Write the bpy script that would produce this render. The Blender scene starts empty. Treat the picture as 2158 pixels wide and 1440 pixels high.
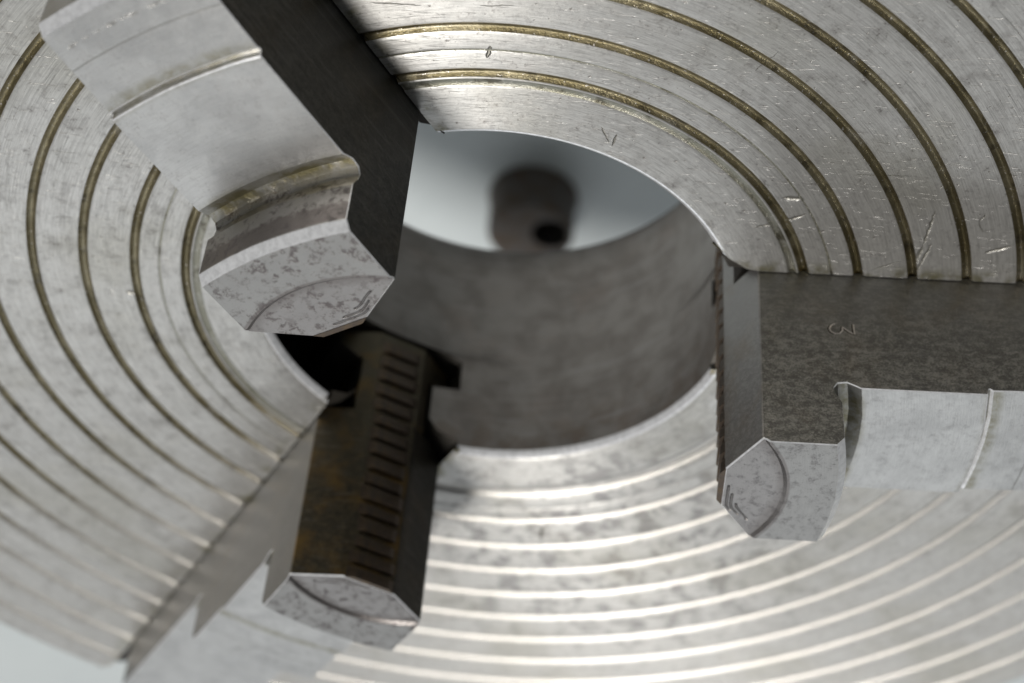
import bpy, bmesh, math, random
from mathutils import Vector, Matrix

random.seed(7)
MM = 0.001
sc = bpy.context.scene
R = math.radians
PHI = R(4.457)       # direction of the right-hand jaw

# ------------------------------------------------------------------ camera
cam_d = bpy.data.cameras.new('camera')
cam = bpy.data.objects.new('camera', cam_d)
sc.collection.objects.link(cam)
sc.camera = cam
CAM_POS = Vector((0.0, 120.0441, 107.7881)) * MM
FW = Vector((0.01164904, -0.75445567, -0.65624762))
RT = Vector((0.99485792, 0.07477753, -0.06830835))
UP = Vector((-0.1006082, 0.65207742, -0.75144729))
m = Matrix.Identity(4)
for i in range(3):
    m[i][0], m[i][1], m[i][2], m[i][3] = RT[i], UP[i], -FW[i], CAM_POS[i]
cam.matrix_world = m
cam_d.sensor_width = 36.0
cam_d.lens = 3824.94 / 2158.0 * 36.0
cam_d.clip_start = 0.005
cam_d.clip_end = 50.0
cam_d.dof.use_dof = True
cam_d.dof.focus_distance = 0.141
cam_d.dof.aperture_fstop = 30.0

# ------------------------------------------------------------------ light
world = bpy.data.worlds.new('World')
sc.world = world
world.use_nodes = True
bg = world.node_tree.nodes['Background']
bg.inputs[0].default_value = (0.93, 0.97, 1.0, 1)
bg.inputs[1].default_value = 0.11

def lamp(name, direction, dist, size, power, color):
    d = bpy.data.lights.new(name, 'AREA')
    d.shape = 'DISK'; d.size = size; d.energy = power; d.color = color
    o = bpy.data.objects.new(name, d)
    sc.collection.objects.link(o)
    v = Vector(direction).normalized()
    o.location = v * dist
    o.rotation_euler = (-v).to_track_quat('-Z', 'Y').to_euler()
    return o
KEY_E = 3.0
lamp('key_lamp', (-0.27, 0.16, 1.0), 0.95, 0.165, KEY_E * math.pi * 0.95 ** 2, (1.0, 0.972, 0.93))

# broad fill lamp added on the far side to feed the face's reflections
fill_d = bpy.data.lights.new('soft_fill_lamp', 'AREA')
fill_d.shape = 'RECTANGLE'; fill_d.size = 1.9; fill_d.size_y = .9
fill_d.energy = .85 * math.pi * 1.9 * .9; fill_d.color = (.93, .97, 1.0)
wo = bpy.data.objects.new('soft_fill_lamp', fill_d)
sc.collection.objects.link(wo)
wv = Vector((-.12, -1.0, .72)).normalized()
wo.location = wv * 1.5
wo.rotation_euler = (-wv).to_track_quat('-Z', 'Y').to_euler()

sc.view_settings.view_transform = 'Standard'
sc.view_settings.look = 'None'
sc.view_settings.exposure = 0.18
sc.view_settings.gamma = 1.0
sc.render.engine = 'CYCLES'

# ------------------------------------------------------------------ node helper
class NT:
    def __init__(s, name):
        s.mat = bpy.data.materials.new(name)
        s.mat.use_nodes = True
        s.t = s.mat.node_tree
        s.t.nodes.clear()
        s.out = s.n('ShaderNodeOutputMaterial')
        s.b = s.n('ShaderNodeBsdfPrincipled')
        s.t.links.new(s.b.outputs[0], s.out.inputs[0])
        tc = s.n('ShaderNodeTexCoord')
        s.P = s.vm('MULTIPLY', tc.outputs['Object'], (1000, 1000, 1000))
        sep = s.n('ShaderNodeSeparateXYZ'); s.link(s.P, sep.inputs[0])
        s.x, s.y, s.z = sep.outputs
    def n(s, t): return s.t.nodes.new(t)
    def link(s, a, b): s.t.links.new(a, b)
    def put(s, sock, v):
        if hasattr(v, 'is_output'): s.link(v, sock)
        else: sock.default_value = v
    def m(s, op, a, b=0.0, c=0.0, clamp=False):
        n = s.n('ShaderNodeMath'); n.operation = op; n.use_clamp = clamp
        s.put(n.inputs[0], a); s.put(n.inputs[1], b); s.put(n.inputs[2], c)
        return n.outputs[0]
    def vm(s, op, a, b=(0, 0, 0)):
        n = s.n('ShaderNodeVectorMath'); n.operation = op
        s.put(n.inputs[0], a); s.put(n.inputs[1], b)
        return n.outputs['Value'] if op in ('LENGTH', 'DOT_PRODUCT', 'DISTANCE') else n.outputs[0]
    def xyz(s, x, y, z):
        n = s.n('ShaderNodeCombineXYZ')
        s.put(n.inputs[0], x); s.put(n.inputs[1], y); s.put(n.inputs[2], z)
        return n.outputs[0]
    def noise(s, vec, scale, detail=4.0, rough=0.55, dist=0.0):
        n = s.n('ShaderNodeTexNoise')
        s.put(n.inputs['Vector'], vec)
        n.inputs['Scale'].default_value = scale
        n.inputs['Detail'].default_value = detail
        n.inputs['Roughness'].default_value = rough
        n.inputs['Distortion'].default_value = dist
        return n.outputs[0]
    def ss(s, v, a, b, lo=0.0, hi=1.0):
        n = s.n('ShaderNodeMapRange'); n.interpolation_type = 'SMOOTHSTEP'
        s.put(n.inputs[0], v)
        n.inputs[1].default_value = a; n.inputs[2].default_value = b
        n.inputs[3].default_value = lo; n.inputs[4].default_value = hi
        return n.outputs[0]
    def mix(s, f, a, b):
        n = s.n('ShaderNodeMix'); n.data_type = 'RGBA'
        s.put(n.inputs[0], f)
        s.put(n.inputs[6], a if hasattr(a, 'is_output') else (*a, 1))
        s.put(n.inputs[7], b if hasattr(b, 'is_output') else (*b, 1))
        return n.outputs[2]
    def bump(s, h, dist, strength=1.0, prev=None):
        n = s.n('ShaderNodeBump')
        n.inputs['Strength'].default_value = strength
        n.inputs['Distance'].default_value = dist
        s.link(h, n.inputs['Height'])
        if prev is not None: s.link(prev, n.inputs['Normal'])
        return n.outputs[0]
    def done(s, color, rough, metal=1.0, normal=None):
        s.put(s.b.inputs['Base Color'], color if hasattr(color, 'is_output') else (*color, 1))
        s.put(s.b.inputs['Roughness'], rough)
        s.put(s.b.inputs['Metallic'], metal)
        if normal is not None: s.link(normal, s.b.inputs['Normal'])
        return s.mat
    def seg(s, a, b, w, P2):
        # 1 inside a scratch from a to b of half width w (tapering), else 0
        ax, ay = a; dx, dy = b[0] - a[0], b[1] - a[1]; L2 = dx * dx + dy * dy
        q = s.vm('SUBTRACT', P2, (ax, ay, 0))
        t = s.m('DIVIDE', s.vm('DOT_PRODUCT', q, (dx, dy, 0)), L2, clamp=True)
        n = s.n('ShaderNodeVectorMath'); n.operation = 'SCALE'
        n.inputs[0].default_value = (dx, dy, 0); s.link(t, n.inputs['Scale'])
        d = s.vm('DISTANCE', q, n.outputs[0])
        e = s.m('ABSOLUTE', s.m('MULTIPLY_ADD', t, 2.0, -1.0))
        tap = s.m('SUBTRACT', 1.0, s.m('MULTIPLY', s.m('POWER', e, 3.0), .85))
        return s.ss(s.m('DIVIDE', d, tap), w, w * 0.1)

MARKS = [  # dents and gouges on the face, millimetres
    ((-2.46, 28.85), (-2.28, 30.1), .20), ((8.33, 22.43), (8.1, 21.1), .13), ((7.05, 23.02), (7.84, 21.38), .09),
    ((22.6, 17.4), (24.26, 17.43), .28), ((20.84, 13.6), (22.75, 14.44), .12), ((22.75, 14.44), (24.79, 15.74), .22),
    ((34.75, 10.3), (35.12, 13.4), .30), ((35.12, 13.4), (35.1, 17.6), .16), ((35.3, 10.3), (35.75, 13.9), .16),
    ((40.3, 13.42), (42.3, 14.5), .22), ((-33.0, -2.41), (-32.2, -2.47), .28), ((7.16, -32.1), (7.15, -34.2), .2),
    ((39.27, 17.93), (38.88, 16.77), .08), ((38.88, 16.77), (39.55, 15.75), .08), ((17.97, 30.3), (19.4, 32.36), .05),
    ((27.73, 20.7), (32.24, 21.14), .05), ((-11.57, 33.09), (-7.64, 33.29), .07), ((-3.38, 33.84), (-.73, 34.18), .06),
    ((31.5, 9.96), (33.78, 11.47), .09)]

def steel_face():
    s = NT('worn_turned_steel')
    rr = s.m('SQRT', s.m('ADD', s.m('MULTIPLY', s.x, s.x), s.m('MULTIPLY', s.y, s.y)))
    cx, cy = s.m('DIVIDE', s.x, rr), s.m('DIVIDE', s.y, rr)
    P2 = s.xyz(s.x, s.y, 0.0)
    turn = s.noise(s.xyz(s.m('MULTIPLY', rr, 7.0), s.m('MULTIPLY', cx, 5.0), s.m('MULTIPLY', cy, 5.0)), 1.0, 5, .7)
    blot = s.noise(s.P, .16, 5, .6, .3)
    mid = s.noise(s.P, .55, 7, .68, .2)
    fine = s.noise(s.P, 3.2, 6, .65)
    oil = s.noise(s.P, .07, 3, .5)
    # short random scratches
    scr = None
    for k, (ang, th) in enumerate(((25, .69), (-40, .69), (80, .69), (-5, .715), (55, .69), (-70, .69))):
        mp = s.n('ShaderNodeMapping')
        mp.inputs['Rotation'].default_value = (0, 0, R(ang)); mp.inputs['Location'].default_value = (k * 31, k * 17, 0)
        mp.inputs['Scale'].default_value = (.32, 4.6, 1)
        s.link(P2, mp.inputs[0])
        v = s.ss(s.noise(mp.outputs[0], 1.0, 2, .5), th, th + .05)
        scr = v if scr is None else s.m('MAXIMUM', scr, v)
    arc = s.ss(s.noise(s.xyz(s.m('MULTIPLY', rr, 11.0), s.m('MULTIPLY', cx, 9.0), s.m('MULTIPLY', cy, 9.0)), 1.0, 1, .5), .705, .75)
    scr = s.m('MAXIMUM', scr, arc)
    pit = s.ss(s.noise(s.P, 1.9, 2, .5), .70, .75)
    marks = None
    wob = s.n('ShaderNodeTexNoise'); s.link(s.P, wob.inputs['Vector']); wob.inputs['Scale'].default_value = 2.2; wob.inputs['Detail'].default_value = 4
    wv_ = s.vm('MULTIPLY', s.vm('SUBTRACT', wob.outputs['Color'], (.5, .5, .5)), (.32, .32, 0))
    PM = s.vm('ADD', P2, wv_)
    for a, b, w in MARKS:
        v = s.seg(a, b, w, PM)
        marks = v if marks is None else s.m('MAXIMUM', marks, v)
    stain = s.ss(s.m('ADD', s.m('MULTIPLY', mid, .65), s.m('MULTIPLY', blot, .35)), .50, .66)
    speck = s.ss(s.m('ADD', s.m('MULTIPLY', fine, .6), s.m('MULTIPLY', mid, .4)), .55, .66)
    col = s.mix(s.m('MULTIPLY', stain, .42), (.61, .60, .575), (.41, .40, .39))
    col = s.mix(s.m('MULTIPLY', speck, .8), col, (.18, .165, .155))
    # grey bloom of old oxide on the lower part of the face, beside the bore
    dist = s.vm('DISTANCE', P2, (14.0, -36.0, 0.0))
    zone = s.ss(s.m('ADD', dist, s.m('MULTIPLY', blot, 16.0)), 38.0, 16.0)
    bloom = s.m('MULTIPLY', zone, s.ss(s.m('ADD', s.m('MULTIPLY', mid, .6), s.m('MULTIPLY', s.noise(s.P, .28, 6, .6, .5), .4)), .47, .58))
    col = s.mix(s.m('MULTIPLY', bloom, .8), col, (.17, .165, .17))
    col = s.mix(s.ss(oil, .48, .68, 0, .30), col, (.36, .34, .26))
    seep = None
    for k in range(3):
        a = PHI + k * 2 * math.pi / 3
        v = s.m('ABSOLUTE', s.vm('DOT_PRODUCT', P2, (-math.sin(a), math.cos(a), 0)))
        u = s.vm('DOT_PRODUCT', P2, (math.cos(a), math.sin(a), 0))
        q = s.m('MULTIPLY', s.ss(v, 8.6, 6.9), s.ss(u, 14.0, 22.0))
        seep = q if seep is None else s.m('MAXIMUM', seep, q)
    seep = s.m('MULTIPLY', seep, s.ss(s.noise(s.P, .42, 4, .6), .46, .66))
    col = s.mix(s.m('MULTIPLY', seep, .8), col, (.17, .15, .04))
    grain = s.noise(s.xyz(s.m('MULTIPLY', rr, 14.0), s.m('MULTIPLY', cx, 16.0), s.m('MULTIPLY', cy, 16.0)), 1.0, 4, .7)
    col = s.mix(s.ss(grain, .40, .68, 0, .45), col, (.20, .195, .185))
    col = s.mix(s.ss(turn, .45, .7, 0, .35), col, (.30, .29, .27))
    col = s.mix(s.ss(s.noise(s.P, 1.4, 6, .7), .5, .68, 0, .35), col, (.24, .225, .22))
    col = s.mix(s.m('MULTIPLY', pit, .6), col, (.14, .12, .10))
    col = s.mix(s.m('MULTIPLY', scr, .35), col, (.25, .24, .22))
    col = s.mix(s.m('MULTIPLY', marks, .5), col, (.19, .175, .115))
    rough = s.m('ADD', s.m('MULTIPLY', stain, .12), s.m('MULTIPLY_ADD', mid, .24, .30))
    nrm = s.bump(turn, .00003, .5)
    nrm = s.bump(grain, .00002, .5, nrm)
    nrm = s.bump(fine, .00003, .35, nrm)
    nrm = s.bump(s.m('SUBTRACT', 1.0, s.m('MAXIMUM', scr, pit)), .00003, .7, nrm)
    nrm = s.bump(s.m('SUBTRACT', 1.0, marks), .00016, .8, nrm)
    s.b.inputs['Anisotropic'].default_value = .8
    s.link(s.xyz(cx, cy, 0.0), s.b.inputs['Tangent'])
    return s.done(col, rough, .78, nrm)

def oily_groove(name, c1, c2):
    s = NT(name)
    f = s.noise(s.P, 6.0, 5, .65); g = s.noise(s.P, .22, 5, .65, .6)
    col = s.mix(s.ss(g, .35, .62), c1, c2)
    col = s.mix(s.ss(s.noise(s.P, .5, 5, .6), .54, .66, 0, .75), col, (.075, .062, .035))     # clotted grime
    col = s.mix(s.ss(s.noise(s.P, .13, 4, .6), .60, .70, 0, .6), col, (.46, .44, .39))       # stretches wiped clean
    run = s.ss(s.m('ADD', s.m('MULTIPLY_ADD', s.x, -.5, s.y), s.m('MULTIPLY_ADD', g, 24.0, -12.0)), -4.0, -26.0)
    col = s.mix(s.m('MULTIPLY', run, .85), col, (.50, .485, .465))
    gl = s.ss(s.noise(s.P, 4.0, 2, .5), .66, .72)
    col = s.mix(gl, col, (.62, .58, .52))  # random glint specks put into the colour as brighter metal
    s.b.inputs['Coat Weight'].default_value = .4
    s.b.inputs['Coat Roughness'].default_value = .25
    return s.done(col, s.m('MULTIPLY_ADD', f, .25, .20), .97, s.bump(f, .00008, .8))

def jaw_ground(name, blotch, fleck):
    s = NT(name)
    R2 = s.m('SQRT', s.m('ADD', s.m('MULTIPLY', s.x, s.x), s.m('MULTIPLY', s.y, s.y)))
    oi = s.n('ShaderNodeObjectInfo')
    off = s.vm('ADD', s.P, s.xyz(s.m('MULTIPLY', oi.outputs['Random'], 60.0), 0.0, 0.0))
    big = s.noise(off, .30, 6, .62, .4); mid = s.noise(off, 1.1, 7, .68, .3); fine = s.noise(off, 5.0, 5, .65)
    grain = s.noise(s.xyz(s.m('MULTIPLY', R2, 9.0), s.m('MULTIPLY', s.y, .5), s.m('MULTIPLY', s.z, 9.0)), 1.0, 4, .7)
    tip = s.ss(R2, 30.6, 29.6)                       # the nose block is the stained end
    blot = s.ss(s.m('ADD', s.m('MULTIPLY', mid, .7), s.m('MULTIPLY', s.noise(off, 2.6, 6, .7, .6), .3)), .50, .585)
    blot = s.m('MULTIPLY', blot, s.ss(s.noise(off, .45, 3, .5), .38, .56, .3, 1.0))
    dark = s.m('MULTIPLY', blot, s.m('MULTIPLY_ADD', tip, blotch, .08))
    speck = s.ss(s.m('ADD', s.m('MULTIPLY', fine, .65), s.m('MULTIPLY', mid, .35)), .54, .64)
    col = s.mix(s.ss(big, .35, .7), (.54, .535, .52), (.44, .435, .425))
    col = s.mix(s.m('MULTIPLY', tip, .8), col, (.265, .257, .245))
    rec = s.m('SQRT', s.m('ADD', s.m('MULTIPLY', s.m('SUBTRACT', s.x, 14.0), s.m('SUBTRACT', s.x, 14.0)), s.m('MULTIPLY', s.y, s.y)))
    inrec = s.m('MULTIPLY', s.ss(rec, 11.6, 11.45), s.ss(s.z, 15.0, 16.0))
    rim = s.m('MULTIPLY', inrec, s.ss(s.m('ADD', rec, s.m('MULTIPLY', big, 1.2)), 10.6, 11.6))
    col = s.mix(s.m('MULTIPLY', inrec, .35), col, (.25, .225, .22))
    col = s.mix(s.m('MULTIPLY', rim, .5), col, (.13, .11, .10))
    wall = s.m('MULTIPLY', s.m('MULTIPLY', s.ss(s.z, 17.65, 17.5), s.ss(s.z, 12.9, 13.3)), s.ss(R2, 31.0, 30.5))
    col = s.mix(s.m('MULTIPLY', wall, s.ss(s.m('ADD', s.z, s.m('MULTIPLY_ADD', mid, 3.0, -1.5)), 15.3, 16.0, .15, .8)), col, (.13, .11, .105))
    col = s.mix(dark, col, (.105, .093, .093))
    col = s.mix(s.m('MULTIPLY', speck, s.m('MULTIPLY_ADD', tip, fleck, .28)), col, (.14, .13, .13))
    # oil gathered in the undercuts of the steps
    st = None
    for a, w, k in ((30.6, 1.5, 1.0), (42.0, 1.1, .7), (50.9, 1.4, .8)):
        v = s.m('MULTIPLY', s.ss(s.m('ABSOLUTE', s.m('SUBTRACT', R2, a)), w, w * .2), k)
        st = v if st is None else s.m('MAXIMUM', st, v)
    st = s.m('MULTIPLY', s.m('MULTIPLY', st, s.ss(s.z, 13.8, 13.0)), s.ss(s.noise(off, .55, 6, .65, .3), .36, .62, .22, .9))
    col = s.mix(st, col, (.17, .145, .055))
    # nicks worn into the lip of the nose
    nick = None
    for k, (q0, y0, y1) in enumerate(((20.62, -3.1, .2), (20.98, -3.6, -.9), (21.42, -4.3, -2.2))):
        xx = s.m('MULTIPLY_ADD', s.ss(s.y, -2.2, -4.6, 0.0, 1.0), -1.1, s.x)
        v = s.ss(s.m('ABSOLUTE', s.m('SUBTRACT', s.m('MULTIPLY_ADD', fine, .15, xx), q0 + .07)), .13, .04)
        v = s.m('MULTIPLY', v, s.m('MULTIPLY', s.ss(s.y, y0 - .15, y0 + .15), s.ss(s.y, y1 + .15, y1 - .15)))
        nick = v if nick is None else s.m('MAXIMUM', nick, v)
    nick = s.m('MULTIPLY', nick, s.ss(s.z, 17.0, 17.6))
    col = s.mix(s.m('MULTIPLY', nick, .45), col, (.10, .085, .075))
    line = s.ss(s.m('ABSOLUTE', s.m('SUBTRACT', R2, 46.0)), .10, .03)
    line = s.m('MAXIMUM', line, s.m('MULTIPLY', s.ss(s.m('ABSOLUTE', s.m('SUBTRACT', R2, 47.6)), .25, .05), s.ss(mid, .5, .6)))
    line = s.m('MULTIPLY', line, s.ss(s.z, 10.0, 11.0))
    col = s.mix(s.ss(grain, .45, .7, 0, .22), col, (.22, .22, .22))
    col = s.mix(s.m('MULTIPLY', line, .6), col, (.2, .19, .17))
    rough = s.m('ADD', s.m('MULTIPLY', dark, .15), s.m('MULTIPLY_ADD', mid, .22, .22))
    nrm = s.bump(grain, .00003, .6)
    nrm = s.bump(fine, .00003, .4, nrm)
    nrm = s.bump(s.m('SUBTRACT', 1.0, s.m('MAXIMUM', dark, line)), .00002, .5, nrm)
    nrm = s.bump(s.m('SUBTRACT', 1.0, nick), .0002, .8, nrm)
    vt = s.n('ShaderNodeVectorTransform'); vt.vector_type = 'VECTOR'; vt.convert_from = 'OBJECT'; vt.convert_to = 'WORLD'
    vt.inputs[0].default_value = (1, 0, 0)
    s.link(vt.outputs[0], s.b.inputs['Tangent'])
    s.b.inputs['Anisotropic'].default_value = .6
    return s.done(col, rough, .93, nrm)

def jaw_side(name, lo, hi, rust):
    s = NT(name)
    big = s.noise(s.P, .22, 6, .6, .3)
    mid = s.noise(s.vm('MULTIPLY', s.P, (.8, 1.0, 1.3)), 1.6, 8, .72, .4)
    fine = s.noise(s.P, 6.0, 5, .7)
    mot = s.ss(s.m('ADD', s.m('MULTIPLY', mid, .6), s.m('MULTIPLY', fine, .4)), .42, .62)
    mot = s.m('MULTIPLY_ADD', s.m('SUBTRACT', mot, .5), s.ss(s.z, 1.0, 11.0, .35, 1.0), .5)
    col = s.mix(mot, lo, hi)
    col = s.mix(s.ss(big, .45, .75, 0, rust), col, (.20, .125, .04))
    rub = s.ss(s.noise(s.vm('MULTIPLY', s.P, (.10, .4, 2.4)), 1.0, 5, .6), .52, .72)
    col = s.mix(s.m('MULTIPLY', rub, .12), col, (.36, .355, .345))
    nrm = s.bump(mid, .00006, .5)
    nrm = s.bump(fine, .00003, .5, nrm)
    return s.done(col, s.m('MULTIPLY_ADD', mid, .25, .24), .75, nrm)

def bore_steel():
    s = NT('dull_bore_steel')
    big = s.noise(s.P, .16, 5, .6); mid = s.noise(s.P, .35, 4, .55, .3)
    col = s.mix(s.ss(mid, .35, .7), (.245, .225, .208), (.175, .155, .14))
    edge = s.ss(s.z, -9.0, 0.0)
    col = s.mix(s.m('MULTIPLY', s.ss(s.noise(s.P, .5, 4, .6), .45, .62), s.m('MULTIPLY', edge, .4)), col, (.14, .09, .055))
    col = s.mix(s.ss(big, .5, .75, 0, .4), col, (.27, .22, .19))
    lines = s.noise(s.vm('MULTIPLY', s.P, (.10, .10, 2.6)), 1.0, 5, .65, .1)
    col = s.mix(s.ss(lines, .5, .7, 0, .4), col, (.34, .33, .325))
    return s.done(col, s.m('MULTIPLY_ADD', mid, .08, .33), .65, s.bump(lines, .00006, .5, s.bump(mid, .00004, .3)))

def plain(name, color, rough, metal, scale, amt, bumpd):
    s = NT(name)
    a = s.noise(s.P, scale, 6, .65)
    col = s.mix(s.ss(a, .35, .7), color, tuple(c * amt for c in color))
    return s.done(col, rough, metal, s.bump(a, bumpd, .6))

def rust_mat():
    s = NT('rusty_iron')
    a = s.noise(s.P, .35, 5, .6); b = s.noise(s.P, 1.6, 6, .7)
    col = s.mix(s.ss(a, .4, .65), (.12, .108, .098), (.105, .075, .052))
    col = s.mix(s.ss(b, .5, .7, 0, .6), col, (.05, .04, .038))
    return s.done(col, .6, .35, s.bump(b, .0004, .6))

def sheet_mat():
    s = NT('pale_painted_sheet')
    a = s.noise(s.P, .02, 5, .6); b = s.noise(s.P, .25, 5, .6)
    col = s.mix(s.ss(a, .35, .7), (.56, .60, .605), (.50, .545, .555))
    col = s.mix(s.ss(b, .5, .75, 0, .25), col, (.45, .49, .495))
    return s.done(col, .55, 0.0, s.bump(b, .0005, .4))

M_FACE = steel_face()
M_GROOVE = oily_groove('oily_groove_metal', (.31, .27, .17), (.175, .145, .075))
M_SHALLOW = oily_groove('shallow_groove_metal', (.36, .35, .30), (.29, .28, .22))
M_OIL = oily_groove('oily_edge', (.34, .30, .12), (.22, .19, .06))
M_GROUND = {'A': jaw_ground('stained_jaw_steel', .85, .5), 'B': jaw_ground('speckled_jaw_steel', .25, .6), 'C': jaw_ground('blotched_jaw_steel', .75, .5)}
M_BORE = bore_steel()
M_RIM = plain('highlit_steel_edge', (.80, .81, .83), .28, .5, 2.0, .75, .00003)  # steel edges paled and blued, bright highlight put into the colour
M_SIDE = {'A': jaw_side('shade_darkened_jaw_flank', (.035, .034, .031), (.095, .093, .083), .12),  # blotched steel, darkened further to hold the shade of A's unlit side
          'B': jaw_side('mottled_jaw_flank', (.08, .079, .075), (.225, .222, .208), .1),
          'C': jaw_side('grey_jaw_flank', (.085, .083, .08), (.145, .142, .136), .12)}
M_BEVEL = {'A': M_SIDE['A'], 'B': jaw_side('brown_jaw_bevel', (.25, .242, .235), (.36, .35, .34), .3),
           'C': jaw_side('rusty_jaw_bevel', (.055, .048, .036), (.12, .10, .062), 1.0)}
M_TOOTH = jaw_side('rusty_tooth_steel', (.05, .041, .034), (.125, .092, .067), .9)
M_SHADE = jaw_side('shade_black_steel', (.022, .020, .017), (.05, .045, .036), .1)  # painted shade: C's unlit right bevel and the numeral's dark strokes
M_SLOT = plain('dark_slot_steel', (.05, .045, .038), .55, .5, 1.0, .6, .0001)
M_STAMP = plain('stamped_bright_metal', (.50, .47, .45), .35, 1.0, 3.0, .7, .00003)
M_RUST = rust_mat()
M_HOLE = plain('black_hollow', (.02, .018, .016), .8, .2, 1.0, .6, .0003)
M_SHEET = sheet_mat()

# ------------------------------------------------------------------ mesh helper
def make(name, verts, faces, mats, parent=None, mi=None, loc=(0, 0, 0), rz=0.0, sharp=30, label=None):
    me = bpy.data.meshes.new(name)
    me.from_pydata([(x * MM, y * MM, z * MM) for x, y, z in verts], [], faces)
    for mt in mats: me.materials.append(mt)
    if mi:
        for p, k in zip(me.polygons, mi): p.material_index = k
    bm = bmesh.new(); bm.from_mesh(me)
    bmesh.ops.recalc_face_normals(bm, faces=bm.faces)
    bm.to_mesh(me); bm.free()
    if sharp is None:
        for p in me.polygons: p.use_smooth = False
    else:
        for p in me.polygons: p.use_smooth = True
        me.set_sharp_from_angle(angle=R(sharp))
    o = bpy.data.objects.new(name, me)
    sc.collection.objects.link(o)
    o.location = Vector(loc) * MM
    o.rotation_euler = (0, 0, rz)
    if parent is not None: o.parent = parent
    if label: o['label'] = label
    return o

def grid(nr, nc, base=0, close=False):
    f = []
    for i in range(nr - 1):
        for j in range(nc - 1 if not close else nc):
            a = base + i * nc + j; b = base + i * nc + (j + 1) % nc
            f.append((a, b, b + nc, a + nc))
    return f

# ------------------------------------------------------------------ backdrop
THICK = 28.07
SHEET_Z = -115.0
verts = []; n = 41
for i in range(n):
    for j in range(n):
        x = -900 + 1800 * j / (n - 1); y = -1100 + 1800 * i / (n - 1)
        verts.append((x, y, SHEET_Z + .6 * math.sin(x * .021 + y * .013) + .5 * math.sin(y * .03 - x * .008)))
sheet = make('backdrop', verts, grid(n, n), [M_SHEET])
sheet['kind'] = 'structure'

# ------------------------------------------------------------------ chuck
chuck = bpy.data.objects.new('lathe_chuck', None)
sc.collection.objects.link(chuck)
chuck.location = (0, 0, -THICK * MM)
chuck.empty_display_size = .02
chuck['label'] = 'worn grey steel three-jaw lathe chuck with concentric rings cut in its round face'
chuck['category'] = 'lathe chuck'
LIFT = (0, 0, THICK)

ANG = {'B': PHI, 'A': PHI + 2 * math.pi / 3, 'C': PHI + 4 * math.pi / 3}
ORDER = ['B', 'A', 'C']
WS = 6.73            # slot half width at the face
RB = 20.96           # bore radius

def hw(slot, side, r):
    """half width of a jaw slot at the face, at radius r"""
    w = WS
    if slot == 'B' and side > 0:
        t = max(0.0, (23.6 - r) / 2.9)
        w += 3.6 * t ** 2.2
    else:
        t = max(0.0, (21.9 - r) / 1.0)
        w += .35 * min(t, 1.2) ** 2
    if r > 79.2: w += 1.1 * (r - 79.2) / 2.0
    return w

def half_at(slot, side, r, z):
    """half width of the slot in the bore wall at depth z"""
    if z >= -1.1: return hw(slot, side, r)
    pts = [(-1.1, hw(slot, side, r)), (-2.1, 4.9), (-3.3, 4.0), (-7.3, 4.0), (-7.6, 6.65), (-11.2, 6.6), (-11.9, 5.2), (-12.3, 0)]
    for (z0, w0), (z1, w1) in zip(pts, pts[1:]):
        if z <= z0 and z >= z1:
            return w0 + (w1 - w0) * (z0 - z) / (z0 - z1)
    return 0.0

def sector_rows(rows, M=150, only=None):
    """rows of (radius, z): three sectors between the slots"""
    V = []; F = []
    for k in (only or range(3)):
        a, b = ORDER[k], ORDER[(k + 1) % 3]
        A0 = ANG[a]; A1 = ANG[b] + (2 * math.pi if ANG[b] < ANG[a] else 0)
        base = len(V)
        for r, z in rows:
            t0 = A0 + math.asin(half_at(a, +1, r, z) / r)
            t1 = A1 - math.asin(half_at(b, -1, r, z) / r)
            for j in range(M + 1):
                t = t0 + (t1 - t0) * j / M
                V.append((r * math.cos(t), r * math.sin(t), z))
        F += grid(len(rows), M + 1, base)
    return V, F

R1G, DG = 27.456, 4.497
GH = .42
grooves = [R1G + DG * k for k in range(12)]

# lands of the face: everything between the grooves, in one plate
spans = []
edge = RB + .6
sec_r, thin_r = R1G - .95, 29.75
cuts = sorted([(g - GH, g + GH) for g in grooves] + [(sec_r - .33, sec_r + .33), (thin_r - .09, thin_r + .09)])
for a, b in cuts:
    spans.append((edge, a)); edge = b
spans.append((edge, 80.4))
V = []; F = []
def addm(v, f):
    k = len(V); V.extend(v); F.extend([tuple(i + k for i in q) for q in f])
for a, b in spans:
    n_ = max(2, int((b - a) / 1.2) + 1)
    e = min(.2, (b - a) * .3)
    rows = [(a, -.06), (a + e * .5, -.018), (a + e, 0)] + [(a + e + (b - a - 2 * e) * i / n_, 0) for i in range(1, n_)] + [(b - e, 0), (b - e * .5, -.018), (b, -.06)]
    addm(*sector_rows(rows))
rows = [(80.4, -.06), (80.9, -.15), (81.2, -.5), (81.3, -1.1), (81.3, -14), (81.3, -THICK), (60, -THICK), (RB + .8, -THICK)]
addm(*sector_rows(rows))
face = make('face_plate', V, F, [M_FACE], chuck, loc=LIFT)

for k, g in enumerate(grooves):
    prof_ = [(-1, 0), (-.93, .10), (-.8, .27), (-.6, .50), (-.4, .73), (-.2, .92), (0, 1.0), (.2, .92), (.4, .73), (.6, .50), (.8, .27), (.93, .10), (1, 0)]
    rows = [(g + GH * a, -.06 - .27 * d) for a, d in prof_]
    v, f = sector_rows(rows)
    make('face_groove', v, f, [M_GROOVE], face, sharp=60)
rows = [(sec_r - .33 + .66 * i / 6, -.06 - .07 * math.sin(math.pi * i / 6)) for i in range(7)]
make('shallow_groove', *sector_rows(rows), [M_SHALLOW], face)
rows = [(thin_r - .09 + .18 * i / 4, -.06 - .01 * math.sin(math.pi * i / 4)) for i in range(5)]
make('scribed_line', *sector_rows(rows), [M_SHALLOW], face)

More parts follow.
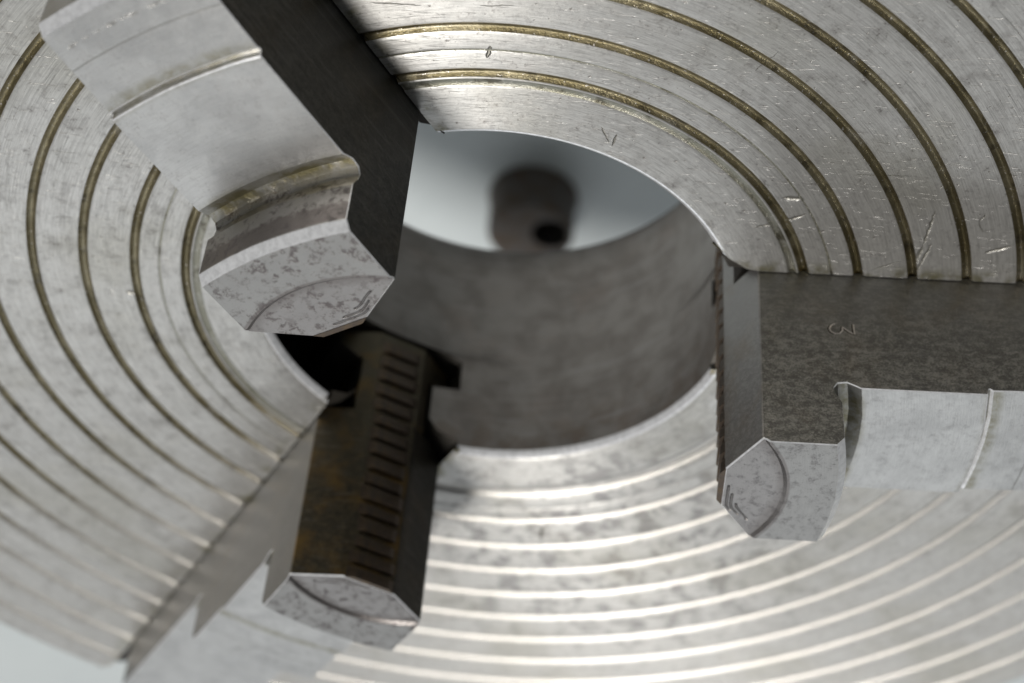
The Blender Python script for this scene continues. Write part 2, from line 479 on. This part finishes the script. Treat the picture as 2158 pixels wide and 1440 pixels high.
# bore
V, F = [], []
rows = [(RB + .6, -.06), (RB + .45, -.09), (RB + .1, -.42), (RB, -.65)]
v, f = sector_rows(rows)
bore_edge = make('bore_edge', v, f, [M_RIM], chuck, loc=LIFT)
zs = [-.65, -1.1, -2.1, -3.3, -5.3, -7.3, -7.6, -9.5, -11.2, -11.9, -12.3, -16, -20, -24, -27.0]
tail = [(RB + .12, -27.5), (RB + .4, -27.9), (RB + .8, -THICK)]
va, fa = sector_rows([(RB, z) for z in zs] + tail, only=(0, 2))
vb, fb = sector_rows([(RB, z) for z in zs if z <= -12.3] + tail, only=(1,))
make('bore_wall', va + vb, fa + [tuple(i + len(va) for i in q) for q in fb], [M_BORE], chuck, loc=LIFT)
pk = [(RB, -.65), (RB + .3, -1.05), (RB + 10, -1.09), (RB + 10, -3.3), (RB + 10, -7.3), (RB + 10, -7.6), (RB + 10, -11.2), (RB + 10, -12.28), (RB, -12.3)]
make('bore_shade_recess', *sector_rows(pk, only=(1,)), [M_SLOT], chuck, loc=LIFT)  # recess added so this stretch of bore wall falls into black shade

# slots
rads = [RB + .02, 21.2, 21.5, 21.9, 22.4, 23, 23.7, 26, 32, 40, 50, 60, 70, 78.0, 79.2, 80.2, 81.2]
for s_ in ORDER:
    V = []; mi = []
    for r in rads:
        hp, hm = hw(s_, 1, r), hw(s_, -1, r)
        sec = [(-hm - .28, .006), (-hm, -.3), (-hm, -1.1), (-4.9, -2.1), (-4.0, -3.3), (-4.0, -7.3), (-6.65, -7.6), (-6.6, -11.2), (-5.2, -11.9), (0, -12.3),
               (5.2, -11.9), (6.6, -11.2), (6.65, -7.6), (4.0, -7.3), (4.0, -3.3), (4.9, -2.1), (hp, -1.1), (hp, -.3), (hp + .28, .006)]
        for v_, z_ in sec:
            V.append((math.sqrt(max(r * r - v_ * v_, 1)), v_, z_))
    F = grid(len(rads), 19)
    mi = [1 if (i % 18) in (0, 17) else 0 for i in range(len(F))]
    make('jaw_slot', V, F, [M_SLOT, M_OIL], chuck, mi, LIFT, ANG[s_])

# ------------------------------------------------------------------ jaws
W, U0, NN, U1, H = 6.63, 20.15, 2.45, 22.75, 18.4
HR = H - .26
ZB = -1.15
TOOTH_U, TOOTH_N = 19.75, 1.84
def ufront(v):
    a = abs(v)
    return U0 if a <= NN else U0 + (U1 - U0) * (a - NN) / (W - NN)
R1, R2 = 29.93, 49.87
STEP = [  # (R, z, material of the segment that follows) 0 ground 1 flank
    (R1 - .62, H, 2), (R1, H - .72, 0), (R1 - .02, 14.1, 0), (29.42, 13.2, 0), (29.30, 12.55, 0), (29.62, 12.02, 0), (30.4, 11.9, 0), (31.1, 12.25, 0), (31.5, 12.47, 0),
    (36, 12.47, 0), (41.36, 12.45, 2), (41.48, 12.38, 0), (41.52, 11.92, 0), (41.70, 11.84, 2), (41.95, 12.03, 0), (46, 11.9, 0),
    (R2 - .7, 11.75, 2), (R2, 10.95, 0), (R2 - .02, 7.8, 0), (R2 - .5, 7.0, 0), (R2 - .5, 6.3, 0), (50.3, 6.0, 0), (51.3, 6.38, 0),
    (60, 6.1, 0), (73.0, 5.7, 2), (73.4, 5.3, 1), (73.4, ZB, 1)]

def prism(poly, z0, z1):
    k = len(poly)
    V = [(x, y, z0) for x, y in poly] + [(x, y, z1) for x, y in poly]
    F = [tuple(range(k))[::-1], tuple(range(k, 2 * k))] + [(i, (i + 1) % k, k + (i + 1) % k, k + i) for i in range(k)]
    return V, F

LABEL = {'A': 'jaw with nearly black shadowed flank and blotchy stained nose, reaching in from the upper left',
         'B': 'jaw stamped with the numeral 3 on its mottled dark flank, reaching in from the right',
         'C': 'jaw turned end-on to view with rusty serrated nose, at the lower left'}

def make_jaw(key):
    vs = [-W, -W + .07, -W + .35, -5.4, -4.2, -3.2, -NN - .05, -NN + .05, -1.2, 0, 1.2, NN - .05, NN + .05, 3.2, 4.2, 5.4, W - .35, W - .07, W]
    V = []; nc = None
    for i, v in enumerate(vs):
        low = .09 if i in (0, len(vs) - 1) else 0.0
        uf = ufront(v) + (.08 if low else 0)
        ur = 14 + math.sqrt(121 - v * v)          # counterbored nose
        ur = max(ur, uf + .25)
        row = [(uf, ZB), (uf, 0), (uf, 6), (uf, 12), (uf, HR - .12), (uf + .12, HR), (uf + (ur - uf) * .5, HR), (ur, HR + .02), (ur + .32, H)]
        jag = random.uniform(-.02, .02)
        row += [(math.sqrt(r * r - v * v) + jag, z) for r, z, _ in STEP]
        nc = len(row)
        for k, (u, z) in enumerate(row):
            V.append((u, v, z - (low if 4 <= k < nc - 1 else 0)))
    F = []; mi = []
    seg = [1 if True else 0] * 4 + [2, 0, 0, 0, 0] + [q[2] for q in STEP]
    for i in range(len(vs) - 1):
        for j in range(nc - 1):
            a = i * nc + j
            F.append((a, a + 1, a + 1 + nc, a + nc))
            mt = seg[j]
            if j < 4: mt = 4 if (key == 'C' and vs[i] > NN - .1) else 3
            if (i == 0 or i == len(vs) - 2) and 4 <= j < nc - 2: mt = 2
            mi.append(mt)
    last = (len(vs) - 1) * nc
    F.append(tuple(range(nc))[::-1]); mi.append(1)
    F.append(tuple(range(last, last + nc))); mi.append(1)
    jaw = make('jaw', V, F, [M_GROUND[key], M_SIDE[key], M_RIM, M_BEVEL[key], M_SHADE], chuck, mi, LIFT, ANG[key], 25, LABEL[key])
    # rail below the face
    def plan(a):
        return [(U0, -min(a, NN)), (U0, min(a, NN)), (ufront(a), a), (74, a), (74, -a), (ufront(a), -a)]
    V1, F1 = prism(plan(3.7), -7.75, ZB - .02)
    V2, F2 = prism(plan(6.3), -11.0, -7.77)
    make('guide_rail', V1 + V2, F1 + [tuple(i + len(V1) for i in f) for f in F2], [M_BEVEL[key]], jaw, sharp=30)
    # serrations of the nose
    pitch = 1.79
    z = HR - .02
    k = 0
    tooth = None
    while z > -9.5:
        if tooth is None:
            hgt = 1.22
            P = [(U0 + .05, -NN), (TOOTH_U + .04, -TOOTH_N), (TOOTH_U, -TOOTH_N + .12), (TOOTH_U, TOOTH_N - .12), (TOOTH_U + .04, TOOTH_N), (U0 + .05, NN)]
            n_ = len(P)
            Vt = [(x, y, -hgt) for x, y in P] + [(x, y, 0) for x, y in P]
            for q in (1, 2, 3, 4):               # worn crests
                Vt[q] = (Vt[q][0] + .08, Vt[q][1], Vt[q][2] + .1)
            Ft = [tuple(range(n_))[::-1], tuple(range(n_, 2 * n_))] + [(i, i + 1, n_ + i + 1, n_ + i) for i in range(n_ - 1)]
            tooth = make('gripping_tooth', Vt, Ft, [M_TOOTH], jaw, sharp=20)
            tooth.location = (0, 0, z * MM)
        else:
            o = tooth.copy(); sc.collection.objects.link(o)
            o.parent = jaw; o.location = (random.uniform(-.03, .05) * MM, random.uniform(-.05, .05) * MM, (z + random.uniform(-.08, .08)) * MM)
            o.scale = (1, random.uniform(.8, 1.0), random.uniform(.85, 1.2))
        z -= pitch; k += 1
    return jaw

jaws = {k: make_jaw(k) for k in 'BAC'}

# numeral stamped on the flank of the right-hand jaw: strokes as shallow raised-lip marks
def stamp(jaw):
    def at(px):   # digit coordinates (right, up) -> flank
        dx, dy = px
        return (28.85 + dy * .88, W + .012, 6.1 + dx * .9)
    s3 = [[(-.62, 1.9), (.62, 1.95)], [(.55, 1.85), (.35, 1.5), (-.25, .85)],
          [(-.25, .85), (.15, .85), (.55, .55), (.62, .1), (.4, -.25), (.0, -.38), (-.4, -.2), (-.62, .15)]]
    V = []; F = []; mi = []
    for st, sh, mt in [(q, (0, 0), 0) for q in s3] + [(q, (.0, -.14), 1) for q in s3]:  # second pass: offset dark strokes painted as the numeral's shading
        w = .085
        base = len(V)
        for i, p in enumerate(st):
            a = Vector(st[max(i - 1, 0)]); b = Vector(st[min(i + 1, len(st) - 1)])
            d = (b - a).normalized(); nrm = Vector((-d.y, d.x))
            for k, (off, hgt) in enumerate(((-w, 0), (-w * .4, .05), (w * .4, .05), (w, 0))):
                q = Vector(p) + nrm * off + Vector(sh)
                x, y, z = at(q)
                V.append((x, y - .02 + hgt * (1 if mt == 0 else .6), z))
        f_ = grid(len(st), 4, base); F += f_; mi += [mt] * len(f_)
    make('stamped_numeral', V, F, [M_STAMP, M_SHADE], jaw, mi, sharp=60)
stamp(jaws['B'])

# ------------------------------------------------------------------ rusty stud behind the bore
cx, cy, rad, hgt = 4.8, -98.8, 7.3, 8.6
root = bpy.data.objects.new('rusty_stud', None)
sc.collection.objects.link(root)
root.location = (cx * MM, cy * MM, SHEET_Z * MM)
root.empty_display_size = .01
root['label'] = 'blurred rusty brown stud with a dark hollow, seen through the bore'
root['category'] = 'stud'
N = 48
prof = [(rad + .5, -.5), (rad + .1, .5), (rad, 1.5), (rad, hgt - .9), (rad - .3, hgt - .25), (rad - .9, hgt)]
V = [(r * math.cos(2 * math.pi * j / N), r * math.sin(2 * math.pi * j / N), z) for r, z in prof for j in range(N)]
F = grid(len(prof), N, 0, True)
# top ring to an off-centre hole
hx, hy, hr = 3.4, .9, 3.3
k = len(V)
for z in (hgt, hgt - .3):
    V += [(hx + hr * math.cos(2 * math.pi * j / N), hy + hr * math.sin(2 * math.pi * j / N), z) for j in range(N)]
t = (len(prof) - 1) * N
F += [(t + j, t + (j + 1) % N, k + (j + 1) % N, k + j) for j in range(N)]
F += [(k + j, k + (j + 1) % N, k + N + (j + 1) % N, k + N + j) for j in range(N)]
make('shank', V, F, [M_RUST], root)
V = [(hx + (hr - .001) * math.cos(2 * math.pi * j / N), hy + (hr - .001) * math.sin(2 * math.pi * j / N), z) for z in (hgt - .3, 1.0) for j in range(N)]
F = grid(2, N, 0, True) + [tuple(range(N, 2 * N))]
make('hollow', V, F, [M_HOLE], root)
